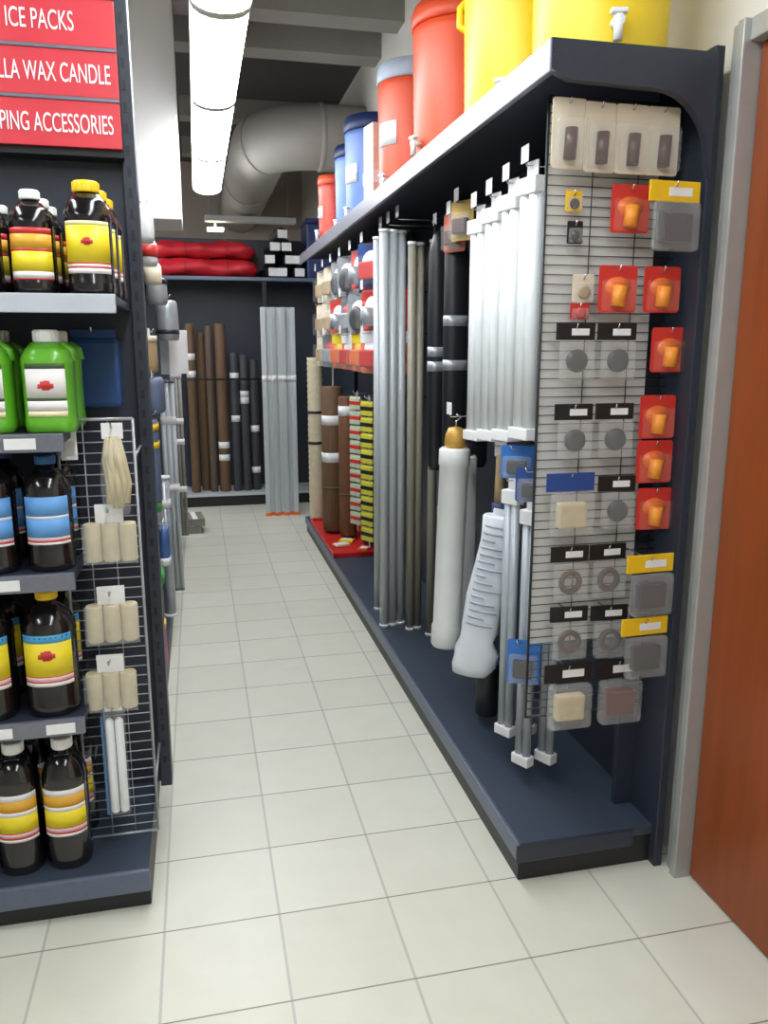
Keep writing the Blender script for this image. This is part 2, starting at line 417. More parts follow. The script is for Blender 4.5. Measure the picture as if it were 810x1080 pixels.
def hook(parent, p0, p1, m=CHROME, tagm=None, r=.0022, size=(.03, .022)):
    """wire peg hook from p0 (on panel) to p1 with an upturned tip, local to parent"""
    p0 = Vector(p0); p1 = Vector(p1); d = (p1 - p0).normalized()
    h = B().tube([p0, p1 - d * .006, p1 + Vector((0, 0, .012))], r, m, 6).make('hook', parent)
    if tagm:
        tb = B(); c = p1 + Vector((0, 0, .012))
        if abs(d.x) > .5: tb.box(c.x - .001, c.x + .001, c.y - size[0] / 2, c.y + size[0] / 2, c.z - .004, c.z + size[1], tagm)
        else: tb.box(c.x - size[0] / 2, c.x + size[0] / 2, c.y - .001, c.y + .001, c.z - .004, c.z + size[1], tagm)
        tb.make('price_tag', h)
    return h
BEIGE = M('beige_cork', (205, 190, 152), .7, 0, .08, 40); TAN = M('tan_wood', (186, 160, 120), .7, 0, .1, 30)
GX, GY, GZ = -.265, 2.2, .118
def gl(x, z): return (x - GX, 0, z - GZ)
def hang_left(x, z, ln=.11):
    hook(GP, (x - GX, 0, z - GZ), (x - GX, -ln, z - GZ), tagm=None)
# beige net bag
t = thing('wick_bag', 'clear bag of beige wicks hanging highest on the wire panel', 'bag', (-.215, 2.12, 1.09))
for k in range(7):
    a = (k - 3) / 3
    B().tube([(a * .012, .004 * (k % 2), .19), (a * .022, -.008 * (k % 3 - 1), .13), (a * .024 + .008, -.01 * (k % 2), .07), (a * .022 + .004, .004 * (k % 2), .0 + .018 * abs(a) + (.012 if k % 2 else 0))], [.007, .0085, .0085, .007], BEIGE, 8).make('wick', t)
B().box(-.026, .026, -.002, .002, .185, .225, PAPER, .001).make('header_card', t)
B().lathe([(.03, -.01), (.034, .0), (.038, .07), (.033, .13), (.022, .185)], CLEAR, 16, 2.2, sy=.55).make('bag_film', t)
hang_left(-.215, 1.305)
def roll_pack():
    t = thing('cork_roll_pack', '', 'pack')
    for k in range(3):
        B().lathe([(.02, 0), (.0218, .004), (.0218, .096), (.02, .1)], BEIGE, 20, c=(-.044 + k * .044, 0, 0)).make('roll', t)
    B().box(-.068, .068, -.024, -.0225, -.004, .104, CLEAR).make('wrap_film', t)
    B().box(-.035, .035, -.002, .002, .1, .15, PAPER, .001).make('header_card', t)
    return t
rp = roll_pack()
for k, (x, z) in enumerate(((-.238, .955), (-.248, .735), (-.262, .545))):
    dup(rp, 'pack of three beige rolls with white header, ' + ['highest of the three on wire panel', 'middle of the three on wire panel', 'lowest of the three on wire panel'][k], (x, 2.135, z), [0, .04, -.05][k], 'packs of beige rolls')
    hang_left(x, z + .135)
t = thing('candle_tube_pack', 'long narrow pack of white candles hanging lowest on the wire panel', 'pack', (-.262, 2.13, .235))
for k in range(2): B().lathe([(.010, 0), (.0115, .003), (.0115, .27), (.006, .278)], WHITE, 14, c=(-.013 + k * .025, 0, 0)).make('candle', t)
B().box(-.034, -.028, -.013, .013, 0, .29, M('blue_card', (70, 110, 150), .5)).make('side_card', t)
B().box(-.028, .028, -.014, .014, -.006, .30, CLEAR, .006).make('blister', t)
B().box(-.022, .022, -.0015, .0015, .3, .33, PAPER, .0005).make('header_card', t)
hang_left(-.262, .55)
t = thing('clear_blister_pack', 'small clear blister pack clipped at the top corner of the wire panel', 'pack', (-.325, 2.15, 1.22))
B().box(-.02, .02, -.001, .001, 0, .085, PAPER).make('backing_card', t)
B().box(-.017, .017, -.02, -.001, .004, .05, CLEAR, .005).make('blister', t)
hang_left(-.325, 1.29, .06)
t = thing('blue_pouch', 'dark blue flat pouch hanging above the wire panel beside green jugs', 'pouch', (-.276, 2.40, 1.335))
B().box(-.068, .068, -.022, .022, 0, .19, M('dark_blue_vinyl', (28, 66, 120), .4, 0, .06, 20), .014).make('pouch_body', t)
B().box(-.06, .06, -.004, .004, .188, .215, MATS['dark_blue_vinyl'], .003).make('header_flap', t)
h = L(B().tube([(-.276, 2.475, 1.542), (-.276, 2.36, 1.542), (-.276, 2.354, 1.556)], .0025, CHROME, 6), 'hook')

# ------------------------------------------------------------ aisle run on the left
LU = thing('shelving_run', 'charcoal shelving run behind the end unit facing the aisle', 'shelving unit', (-.4, 4.5, 0))
LI = Matrix.Translation((.4, -4.5, 0))
def LL(b, name):
    o = b.make(name, LU); o.matrix_parent_inverse = LI; return o
LL(B().box(-.6, -.19, 2.53, 6.5, 0, .1, DARK, .004), 'kick_base')
LL(B().box(-.6, -.186, 2.525, 6.5, .1, .12, DECK, .004), 'base_deck')
LL(B().box(-.48, -.45, 2.53, 6.5, .12, 2.1, CH), 'back_panel')
for y in (2.53, 3.5, 4.5, 5.5, 6.46): LL(B().box(-.45, -.43, y, y + .04, .12, 2.12, DARK, .003), 'upright')
def left_hook(y, z, x):
    o = hook(LU, (-.45, y, z), (x + .02, y, z), tagm=None); o.matrix_parent_inverse = LI
def C_(name, rgb, **k): return M(name, rgb, **k)
SILV = M('silver_film', (168, 172, 178), .3, .3, .08, 30); GREY = M('grey_card', (120, 122, 128), .5)
BLG = M('blue_grey_bag', (98, 110, 138), .45, 0, .1, 20); RC = M('red_card', (206, 52, 44), .42, 0, .05, 20); OR = M('orange_card', (232, 112, 44), .42, 0, .05, 20)
TANC = M('tan_card', (176, 148, 108), .6, 0, .08, 20); BR = M('brown_item', (74, 46, 36), .4, 0, .1, 30); BLU = M('blue_card_deep', (38, 72, 140), .42, 0, .05)
DKG = M('dark_grey_item', (38, 38, 41), .4, 0, .1, 30); GRN = M('green_band', (60, 150, 66), .5); PNK = M('pink_card', (196, 92, 112), .5); CRM = M('cream_card', (226, 214, 190), .55, 0, .04)

def blister_pack(w, h, d, card, item_m, patch=None, header=None, film=CLEAR, shape='knob', name='blister_pack', label='', cat='pack', print_m=None):
    """origin at the hanging hole, pack hangs below, front faces -y"""
    t = thing(name, label, cat)
    hh = h * .28
    cb = B()
    r = min(w, h) * .08
    pts = []
    for cx, cz, a0 in ((w / 2 - r, .012 - r, 0), (-w / 2 + r, .012 - r, 90), (-w / 2 + r, .012 - h + r, 180), (w / 2 - r, .012 - h + r, 270)):
        for k in range(4):
            a = math.radians(a0 + k * 30); pts.append((cx + r * math.cos(a), cz + r * math.sin(a)))
    if card is not None:
        cb.prism(pts, -.001, .001, card); cb.make('backing_card', t)
    if header is not None:
        hb = B().box(-w / 2, w / 2, -.004, .003, .012 - hh, .013, header, .001)
        hb.make('header_card', t)
        if print_m is not None: B().box(-w * .12, w * .34, -.0052, -.0038, .012 - hh * .72, .012 - hh * .3, print_m).make('printed_logo', t)
    if patch is not None:
        pb = B(); zc = .012 - h * .46
        pb.lathe([(.001, 0), (w * .34, .0001), (w * .34, .0006), (.001, .0007)], patch, 20)
        o = pb.make('printed_patch', t, (0, -.0012, zc)); o.rotation_euler = (PI / 2, 0, 0); o.scale = (1, .72, 1)
    # item
    zi = .012 - h * .64
    ib = B()
    if shape == 'knob': ib.lathe([(w * .16, 0), (w * .26, d * .2), (w * .28, d * .6), (w * .2, d * .8), (w * .1, d * .85)], item_m, 18)
    elif shape == 'ring':
        n = 18; ib.tube([(w * .24 * math.cos(q / n * 2 * PI), w * .24 * math.sin(q / n * 2 * PI), d * .4) for q in range(n + 1)], d * .28, item_m, 8, False)
    elif shape == 'block': ib.box(-w * .3, w * .3, -h * .2, h * .2, 0, d * .8, item_m, d * .2)
    elif shape == 'cyl': ib.tube([(-w * .02, -h * .24, d * .42), (w * .02, h * .2, d * .42)], w * .17, item_m, 14)
    o = ib.make('item', t, (0, -.001, zi)); o.rotation_euler = (PI / 2, 0, 0)
    # clear dome
    if header is not None and film is CLEAR: film = M('hazy_film', (215, 217, 216), 0.2, 0, 0.05, 40, alpha=0.19)
    fb = B().box(-w * .44, w * .44, -d, -.0012, .012 - h * .97, .012 - h * (.30 if header is None else .285), film, min(d * .4, .012))
    fb.make('blister' if header is None else 'bag_film', t)
    return t

def rpt(proto, label, loc, rotz, group): return dup(proto, label, loc, rotz, group)
# left aisle hanging goods  (face the aisle: rotz = +90deg)
def sack(name, label, cat, loc, w, h, d, m, band=None, top=None, rotz=PI / 2, tilt=0):
    t = thing(name, label, cat, loc, rotz)
    b = B().lathe([(w * .42, -h), (w * .49, -h + .01), (w * .5, -h * .7), (w * .48, -h * .3), (w * .46, -.03), (w * .4, -.02)], m, 20, 3.0, sy=d / w); b.make('pouch', t)
    B().box(-w * .4, w * .4, -.002, .002, -.03, .014, top or PAPER, .001).make('header_card', t)
    if band:
        for k, (f0, f1, mm) in enumerate(band): B().lathe([(w * .502, -h * f1), (w * .502, -h * f0)], mm, 20, 3.0, sy=d / w * 1.02).make('printed_band', t)
    return t
A_ = [('white_pouch', 'white rounded pouch highest beside the end unit post', 'pouch', (-.155, 3.0, 1.985), .14, .13, .07, WHITE, None, WHITE),
 ('printed_pouch', 'white pouch with a red band just below the highest white pouch', 'pouch', (-.155, 3.2, 1.90), .13, .105, .07, WHITE, [(.35, .75, RC)], WHITE),
 ('cream_pouch', 'small cream pouch between red banded and grey pouches', 'pouch', (-.155, 3.5, 1.85), .13, .1, .07, CRM, None, YEL),
 ('grey_pouch', 'grey pouch hanging under the cream pouch in left run', 'pouch', (-.155, 3.8, 1.815), .15, .13, .09, SILV, [(.2, .35, DKG)], GREY),
 ('grey_bag', 'large light grey bag hanging on the left run above the white card', 'bag', (-.13, 4.2, 1.74), .2, .21, .11, SILV, [(.75, .85, DKG)], PAPER),
 ('tan_pouch', 'tan pouch hanging close to post at shoulder height', 'pouch', (-.18, 3.4, 1.56), .14, .16, .06, TANC, [(.1, .25, CRM)], PAPER),
 ('blue_grey_bag', 'blue grey bag hanging below the tan pouch', 'bag', (-.175, 3.4, 1.40), .18, .16, .09, BLG, None, PAPER),
 ('striped_bag', 'long blue grey bag with two yellow bands hanging in left run', 'bag', (-.185, 3.3, 1.24), .13, .35, .055, BLG, [(.1, .17, YEL), (.3, .37, YEL)], GREY),
 ('green_topped_pack', 'grey pack with green top band below the striped bag', 'pack', (-.187, 3.3, .90), .12, .1, .05, SILV, [(.1, .45, GRN)], GRN),
 ('blue_tube_bag', 'narrow blue bag with white foot hanging low in left run', 'bag', (-.175, 3.6, .735), .12, .19, .05, M('mid_blue_bag', (66, 100, 156), .45), [(.78, .97, WHITE)], PAPER),
 ('green_pouch', 'small green pouch hanging under the white banded blue bag', 'pouch', (-.187, 3.2, .655), .1, .08, .05, GRN, None, PAPER),
 ('dark_bag', 'dark brown bag hanging above the pink bag low in left run', 'bag', (-.19, 3.1, .60), .1, .14, .05, BR, None, GREY),
 ('pink_bag', 'pink bag hanging lowest in the left run', 'bag', (-.187, 3.1, .45), .1, .19, .05, PNK, [(.0, .12, YEL)], YEL)]
for a in A_:
    sack(*a); left_hook(a[3][1], a[3][2], a[3][0])
t = thing('white_card_pack', 'plain white card pack hanging below the large grey bag', 'pack', (-.11, 4.4, 1.585), .9)
B().box(-.075, .075, -.03, .03, -.225, .0, PAPER, .004).make('carton', t); B().box(-.03, .03, -.001, .001, -.001, .016, PAPER).make('hang_tab', t)
left_hook(4.4, 1.585, -.11)
rod = None
def rod_set(name, label, cat, loc, n, r, ln, m, capm, gap=2.2, rotz=0, tagz=(), tilt=(0, 0), tagm=PAPER):
    t = thing(name, label, cat, loc, rotz)
    for k in range(n):
        x = (k - (n - 1) / 2) * r * gap
        B().tube([(x, 0, .012), (x, 0, ln - .012)], r, m, 12).make('tube', t)
        B().tube([(x, 0, 0), (x, 0, .014)], r * 1.12, capm, 12).make('end_cap', t)
        B().tube([(x, 0, ln - .014), (x, 0, ln)], r * 1.12, capm, 12).make('end_cap', t)
    for z in tagz: B().lathe([(n * r * gap / 2 + .002, z - .022), (n * r * gap / 2 + .002, z + .022)], tagm, 18, 2 if n == 1 else 5, sy=1 if n == 1 else (r * 1.3) / (n * r * gap / 2 + .002)).make('price_sticker', t)
    t.rotation_euler = (tilt[0], tilt[1], rotz)
    return t
rod_set('grey_rod_pack', 'long grey rods standing on the left run deck with white stickers', 'rods', (-.165, 4.6, .12), 3, .013, 1.2, ALU, GREY, 2.1, PI / 2 * 0, (.98, .6))
rod_set('grey_tube', 'short clear grey tube standing on deck before the long grey rods', 'tube', (-.19, 4.15, .12), 1, .03, .74, SILV, PAPER, 2.1, 0, (.6,))
rod_set('pale_rod_pack', 'thin pale rods standing at the far end of the left run', 'rods', (-.15, 6.0, .12), 3, .012, 1.42, M('pale_rod', (150, 146, 140), .5), GREY, 2.2, 0, (1.18, .85, .7, .35))
for k, z in enumerate((0, .062)):
    t = thing('flat_box', ['lower grey flat box on the floor at the far end of left run', 'upper grey flat box on the floor at the far end of left run'][k], 'box', (-.09 + k * .012, 6.7, z), .1 * k)
    B().box(-.075, .075, -.15, .15, 0, .06, M('grey_box', (128, 124, 116), .6), .003).make('carton', t)
    B().box(-.02, .02, -.151, .151, .0605, .0612, PAPER).make('tape', t)

# ------------------------------------------------------------ back run
BU = thing('back_shelving', 'dark shelving across the end of the aisle with silver shelf edges', 'shelving unit', (.3, 7.9, 0))
BI = Matrix.Translation((-.3, -7.9, 0))
def BB(b, name):
    o = b.make(name, BU); o.matrix_parent_inverse = BI; return o
BB(B().box(-.9, WX - .005, 7.68, 8.15, 0.0, .1, DARK, .004), 'kick_base')
BB(B().box(-.9, WX - .005, 7.65, 8.15, .1, .125, ALU, .004), 'base_deck')
BB(B().box(-.9, WX - .005, 8.12, 8.15, .125, 2.5, CH), 'back_panel')
BB(B().box(-.9, WX - .005, 7.66, 8.12, 2.09, 2.11, CH, .003), 'shelf')
BB(B().box(-.9, WX - .005, 7.645, 7.662, 2.085, 2.118, EDGE, .003), 'shelf_edge')
BB(B().tube([(-.9, 7.67, 1.2), (.66, 7.67, 1.2)], .008, DARK, 8), 'retaining_rail')
for x in (-.9, .62): BB(B().box(x, x + .04, 7.66, 7.70, .125, 2.09, DARK, .003), 'upright')
def roll(name, label, x, y, r, h, m, stick, group):
    t = thing(name, label, 'roll', (x, y, .125))
    pr = []
    b = B().lathe([(r * .94, 0), (r, .006), (r, h - .006), (r * .94, h)], m, 20)
    for q in range(6): b.tube([(r * .15 * (q + 1) * math.cos(q), r * .15 * (q + 1) * math.sin(q), h - .002), (r * .15 * (q + 1) * math.cos(q), r * .15 * (q + 1) * math.sin(q), h + .004)], r * .05, m, 6)
    b.make('rolled_mat', t)
    for z in stick: B().lathe([(r * 1.012, z - .03), (r * 1.012, z + .03)], PAPER, 20).make('price_sticker', t)
    return t
BRN = M('brown_bamboo', (104, 78, 54), .6, 0, .18, 14, stretch=(10, 10, .4)); DBR = M('dark_brown_mat', (92, 76, 64), .6, 0, .15, 14, stretch=(10, 10, .4)); DGR = M('dark_grey_mat', (58, 60, 66), .6, 0, .12, 14, stretch=(10, 10, .4))
GR = 'rolled mats on the back run'
roll('rolled_mat', 'brown rolled mat furthest left with white stickers near the top', -.05, 7.80, .042, 1.58, BRN, (1.28, 1.12), GR)
roll('rolled_mat', 'brown rolled mat behind the first two at the left', .045, 7.90, .04, 1.5, BRN, (), GR)
roll('rolled_mat', 'greyish brown rolled mat between the brown ones', .12, 7.80, .036, 1.56, DBR, (), GR)
roll('rolled_mat', 'brown rolled mat with two white stickers low down', .225, 7.80, .052, 1.58, BRN, (.45, .33), GR)
for k, (x, y, h) in enumerate(((.345, 7.80, 1.32), (.435, 7.80, 1.30), (.525, 7.82, 1.25))):
    roll('rolled_mat', 'dark grey rolled mat, ' + ['next to the brown ones', 'middle of the three dark ones', 'beside the silver rods'][k], x, y, .042, h, DGR, [(1.1, .7), (.93, .87), (.2, .6)][k], GR)
# red bundles on the top shelf
def bundle(label, x0, x1, y, z, r):
    t = thing('red_fabric_bag', label, 'bag', (x0, y, z))
    b = B(); n = 26; pts = []; rs = []
    for k in range(n):
        f_ = k / (n - 1); e = min(1, (1 - abs(2 * f_ - 1)) * 6) ** .5
        pts.append(((x1 - x0) * f_, .0, r + .006 * math.sin(9 * f_ + z * 20))); rs.append(r * (.35 + .65 * e) * (1 + .05 * math.sin(31 * f_) + .04 * math.sin(17 * f_ + 1)))
    b.tube(pts, rs, M('red_fabric', (196, 30, 44), .55, 0, .2, 6, stretch=(1, 8, 8)), 22)
    for v in b.bm.verts:
        v.co.y *= 1.7
        v.co.z += .010 * math.sin(v.co.x * 14 + v.co.y * 30)
        if v.co.z < .002: v.co.z = .002
    b.make('fabric_roll', t)
    s = B()
    for q in (.3, .7):
        xx = (x1 - x0) * q; s.tube([(xx, 1.74 * r * math.cos(a / 12 * 2 * PI), r + 1.04 * r * math.sin(a / 12 * 2 * PI)) for a in range(13)], .004, M('dark_red_strap', (120, 20, 30), .6), 6)
    s.make('strap', t)
bundle('lower long red fabric bag on the top shelf at the back', -.34, .60, 7.84, 2.112, .085)
bundle('upper long red fabric bag lying on the lower red one', -.32, .58, 7.86, 2.285, .075)
# black rolled bags with white tags
blk = M('black_nylon', (26, 28, 34), .5, 0, .1, 20)
def nylon_roll():
    t = thing('black_nylon_bag', '', 'bag')
    B().lathe([(.02, -.2), (.05, -.195), (.056, -.18), (.056, .18), (.05, .195), (.02, .2)], blk, 18).make('bag_body', t).rotation_euler = (PI / 2, 0, 0)
    B().box(-.045, .045, -.206, -.199, -.036, .036, PAPER, .002).make('end_tag', t)
    B().tube([(.0, -.14, .052), (.02, -.08, .075), (.0, .0, .08), (-.02, .08, .075), (0, .14, .052)], .006, blk, 6).make('carry_handle', t)
    return t
nr = nylon_roll()
for k, (x, z, a) in enumerate(((.70, 2.168, .15), (.83, 2.168, -.1), (.96, 2.168, .05), (.72, 2.28, -.1), (.86, 2.28, .12), (.74, 2.392, .05), (.98, 2.28, -.1), (.87, 2.392, -.08), (.80, 2.504, .1))):
    dup(nr, 'black nylon roll bag with white end tag, ' + ['bottom layer by the red bags', 'bottom layer, second from red bags', 'bottom layer, third from red bags', 'second layer by the red bags', 'second layer, second from red bags', 'third layer by the red bags', 'second layer, third from red bags', 'third layer, second from red bags', 'alone on the very top'][k], (x, 7.87, z), a, 'black roll bags on the back top shelf')
t = thing('navy_crate', 'navy blue plastic crate on back top shelf in the corner', 'crate', (1.17, 7.88, 2.11))
nv = M('navy_plastic', (34, 50, 100), .45, 0, .05)
B().box(-.13, .13, -.2, .2, 0, .5, nv, .02).make('crate_body', t); B().box(-.14, .14, -.21, .21, .5, .54, nv, .012).make('lid', t)

# silver trims standing at the corner
def trim_rod():
    t = thing('silver_trim', '', 'trim rod')
    B().box(-.022, .022, -.012, .012, 0.006, 1.83, ALU, .004).make('profile', t)
    B().box(-.024, .024, -.014, .014, 0, .03, OR, .003).make('foot_cap', t)
    B().lathe([(.024, 1.2), (.024, 1.25)], PAPER, 14, 4, sy=.65).make('price_sticker', t)
    return t
tr = trim_rod()
for k in range(7):
    dup(tr, 'tall silver metal trim standing on floor in the corner, ' + ['nearest the dark mats', 'second from the dark mats', 'third from the dark mats', 'fourth from the dark mats', 'fifth from the dark mats', 'sixth from the dark mats', 'nearest the cream roll'][k], (.575 + k * .042, 7.12 + .03 * (k % 2), 0), .1 * (k % 3), 'silver trims in the corner')

# ------------------------------------------------------------ right run
RU = thing('aisle_shelving', 'long charcoal shelving run against the wall with deck and canopy shelf', 'shelving unit', (1.05, 4.2, 0))
RI = Matrix.Translation((-1.05, -4.2, 0))
def RR(b, name):
    o = b.make(name, RU); o.matrix_parent_inverse = RI; return o
Y0, Y1 = 1.885, 6.45; XF, XB = .82, 1.285
RR(B().box(XF + .012, XB, Y0 + .012, Y1, 0, .09, DARK, .004), 'kick_base')
RR(B().box(XF + .006, XB, Y0 + .004, Y1, .09, .124, DECK, .008), 'base_deck')
RR(B().box(XF, XF + .012, Y0 - .002, Y1, .07, .126, EDGE, .005).box(XF, XB - .1, Y0 - .004, Y0 + .008, .066, .122, CH, .005), 'deck_edge')
pb = B().box(1.262, XB, Y0 + .03, Y1, .124, 2.16, CH).box(1.262, XB, Y1, 7.6, 0, 2.16, CH)
RR(pb, 'back_panel')
for y in (Y0 - .02, 2.85, 3.75, 4.65, 5.55, Y1 - .04):
    ub = B()
    if y < 2: ub.box(1.246, 1.272, y, y + .19, 0, 2.21, CH, .004).box(1.19, 1.25, y + .145, y + .165, .124, 2.165, CH)
    else: ub.box(1.235, 1.262, y, y + .04, .124, 2.16, DARK, .003)
    RR(ub, 'upright')
RR(B().box(XF + .01, XB, Y0, Y1, 2.165, 2.187, CH, .003), 'top_shelf')
RR(B().box(XF - .004, XF + .012, Y0 - .03, Y1, 2.118, 2.19, LIP, .003), 'fascia')
# end bracket with a curved cut-out
poly = [(XF, 2.19), (1.25, 2.19), (1.25, 1.90)] + [(1.25 - .155 + .145 * math.cos(a), 1.94 + .16 * math.sin(a)) for a in [k / 8 * PI / 2 for k in range(9)]] + [(XF + .05, 2.105), (XF, 2.125)]
RR(B().prism(poly, Y0 - .03, Y0 - .006, CH), 'end_bracket')
def right_hook(y, z, x, tagm=None, size=(.04, .035)):
    o = hook(RU, (1.262, y, z), (x - .025, y, z), CHROME, tagm, .0025, size); o.matrix_parent_inverse = RI

# red tray on the deck
t = thing('red_tray', 'flat red tray lying on the deck at the far end', 'tray', (1.03, 5.65, .124))
rt_ = M('red_tray_plastic', (196, 30, 32), .4, 0, .05)
B().box(-.19, .19, -.56, .56, 0, .012, rt_, .003).make('tray_floor', t)
rb = B(); rb.box(-.2, -.185, -.57, .57, 0, .032, rt_, .004).box(.185, .2, -.57, .57, 0, .032, rt_, .004).box(-.2, .2, -.57, -.555, 0, .032, rt_, .004).box(-.2, .2, .555, .57, 0, .032, rt_, .004)
rb.make('rim', t)
for k, (x, y, a, m_, lb) in enumerate(((.93, 5.35, .3, CRM, 'cream flat packet lying on the red tray, nearer the camera end'), (1.06, 5.2, 1.1, OR, 'orange flat packet lying on the red tray by its near rim'), (.99, 5.46, -.5, LY, 'yellow flat packet lying on the red tray beside the cream one'))):
    t = thing('flat_packet', lb, 'packet', (x, y, .137), a)
    B().box(-.05, .05, -.035, .035, 0, .02, m_, .007).make('packet_body', t); B().box(-.056, -.048, -.034, .034, .007, .012, m_).make('crimp', t); B().box(-.03, .03, -.022, .022, .0195, .0215, PAPER).make('printed_label', t)

# ---- coolers on the canopy shelf
def cooler(label, loc, r, h, m, lid_m, spig_m=WHITE, rotz=0.0, name='drink_cooler', label_m=None, lab=(.38, .55, .35), strap=False, handle_m=None):
    t = thing(name, label, 'drink cooler', loc, rotz)
    prof = [(r * .9, 0), (r * .94, .01)]
    nseg = 26
    for k in range(nseg + 1):
        z = .02 + (h * .84 - .04) * k / nseg
        prof.append((r * (.95 + .04 * k / nseg) * (1 + (.006 if k % 2 else 0)), z))
    prof += [(r, h * .84), (r * .97, h * .85)]
    B().lathe(prof, m, 40).make('cooler_body', t)
    B().lathe([(r * 1.0, h * .85), (r * 1.03, h * .86), (r * 1.03, h * .93), (r * .96, h * .985), (r * .6, h), (.01, h)], lid_m, 40).make('lid', t)
    s = B().tube([(0, -r * .93, .075), (0, -r - .03, .075)], .014, spig_m, 12)
    s.tube([(0, -r - .022, .085), (0, -r - .022, .03)], .011, spig_m, 10).box(-.02, .02, -r - .034, -r - .01, .088, .1, spig_m, .004)
    s.make('spigot', t)
    B().tube([(r * 1.0, 0, h * .62), (r * 1.14, 0, h * .66), (r * 1.14, 0, h * .76), (r * 1.0, 0, h * .8)], .012, handle_m or m, 8).make('handle', t)
    B().tube([(-r * 1.0, 0, h * .62), (-r * 1.14, 0, h * .66), (-r * 1.14, 0, h * .76), (-r * 1.0, 0, h * .8)], .012, handle_m or m, 8).make('handle', t)
    if label_m: B().patch(r * .975, h * lab[0], h * lab[1], lab[2], label_m, .004, 8).make('sticker', t)
    return t
CYE = M('cooler_yellow', (246, 214, 24), .38, 0, .03, 8); COR = M('cooler_orange', (232, 84, 44), .4, 0, .03, 8); CBL = M('cooler_blue', (104, 138, 214), .4, 0, .04, 8); CLB = M('lid_pale_blue', (186, 198, 216), .45)
zs = 2.187
cooler('big yellow drink cooler with white tap nearest on the canopy shelf', (1.063, 2.11, zs), .178, .5, CYE, CW, rotz=-.25)
cooler('second yellow drink cooler with white tap behind the nearest one', (1.063, 2.62, zs), .195, .52, CYE, CW, rotz=-.7, label_m=WHITE, lab=(.70, .79, .13))
cooler('tall plain orange drink cooler beside the yellow ones', (1.05, 3.22, zs), .19, .58, COR, COR, rotz=-1.3, label_m=None)
cooler('orange drink cooler with pale lid, white sticker and pale handles', (1.06, 3.95, zs), .175, .60, COR, CLB, rotz=-1.1, label_m=WHITE, handle_m=CLB)
t = thing('white_carton', 'tall narrow cream carton between orange and blue coolers', 'carton', (.925, 4.22, zs), .2)
B().box(-.035, .035, -.06, .06, 0, .40, M('cream_carton', (222, 208, 190), .6), .004).make('carton_body', t); B().box(-.037, .037, -.062, .062, .12, .18, WHITE).make('printed_band', t)
cooler('pale blue drink cooler nearer of the two blue ones', (1.07, 4.85, zs), .18, .6, CBL, nv, rotz=-1.2, label_m=WHITE)
cooler('pale blue drink cooler further of the two blue ones', (1.08, 5.32, zs), .17, .55, CBL, nv, rotz=-1.2)
cooler('slim red orange drink cooler furthest along the canopy shelf', (.98, 5.78, zs), .11, .46, M('cooler_red_orange', (228, 78, 56), .4), COR, rotz=-1.3, label_m=WHITE)

# ---- near wire panel with blister packs
PX0, PX1, PY = .875, 1.19, 1.985
RG = thing('wire_grid_panel', 'large wire grid panel of blister packs at the near end of wall shelving', 'wire panel', (PX0, PY, .46))
w, f = grid(0, 1.258 - PX0, 0, 1.645, 0, 3, .024, DWIRE, .0014)
w.make('wire_mesh', RG); f.make('frame', RG)
B().box(.004, PX1 - PX0, .006, .01, .22, 1.63, M('pale_backing_board', (214, 214, 210), .5, 0, .03)).make('backing_board', RG)
br = B()
for z in (.1, 1.4): br.tube([(1.255 - PX0, 0, z), (1.27 - PX0, .06, z)], .005, DWIRE, 8)
br.make('bracket_arm', RG)
def peg(x, z, ln): hook(RG, (x - PX0, .0, z - .46), (x - PX0, -ln, z - .46))
redp = blister_pack(.104, .115, .018, RC, M('orange_yellow_item', (240, 150, 50), .45), patch=OR, shape='cyl', label='red', film=M('thin_film', (235, 190, 170), .15, alpha=.08))
GRP = 'red orange blister packs on the near wire panel'
for x, z, lb in ((1.075, 1.885, 'red orange blister pack beside the yellow headed bag near the top'), (1.053, 1.692, 'red orange blister pack above the black headers, nearer the white rods'),
                 (1.178, 1.692, 'red orange blister pack above the black headers, nearer the door'), (1.212, 1.54, 'red orange blister pack beside the upper black headers near the door'),
                 (1.190, 1.365, 'red orange blister pack highest of the lower three by the door'), (1.190, 1.245, 'red orange blister pack in the middle of the lower three'), (1.2, 1.115, 'red orange blister pack lowest of the lower three')):
    rpt(redp, lb, (x, PY - .065, z), random.uniform(-.06, .06), GRP); peg(x, z, .078)
bkp = blister_pack(.105, .145, .028, None, DKG, header=BLACKCARD, shape='knob', print_m=PAPER, name='header_bag', cat='bag')
bkr = blister_pack(.108, .15, .03, None, BR, header=BLACKCARD, shape='ring', print_m=PAPER, name='header_bag', cat='bag')
GB = 'black header bags on the near wire panel'
for (x, z, q) in ((.943, 1.548, 'highest row, nearer the white rods'), (1.058, 1.548, 'highest row, nearer the door'), (.948, 1.345, 'second row, nearer the white rods'), (1.064, 1.345, 'second row, nearer the door'),
                  (1.083, 1.152, 'third row, next to the blue header bag'), (.956, .965, 'fourth row, nearer the white rods'), (1.068, .965, 'fourth row, nearer the door'), (.962, .795, 'fifth row, nearer the white rods'), (1.083, .79, 'fifth row, nearer the door')):
    p = bkr if q.startswith(('fourth', 'fifth')) else bkp
    rpt(p, 'clear bag with black header, ' + q, (x, PY - .065, z), random.uniform(-.06, .06), GB); peg(x, z, .078)
p = blister_pack(.135, .17, .035, None, BEIGE, header=BLU, shape='block', print_m=None, name='header_bag', label='clear bag with blue header hanging beside the third black header', cat='bag'); p.location = (.946, PY - .07, 1.165); peg(.946, 1.165, .083)
p = blister_pack(.14, .185, .04, None, BEIGE, header=BLACKCARD, shape='block', print_m=PAPER, name='header_bag', label='clear bag of beige pieces with black header in lowest row', cat='bag'); p.location = (.965, PY - .07, .63); peg(.965, .63, .083)
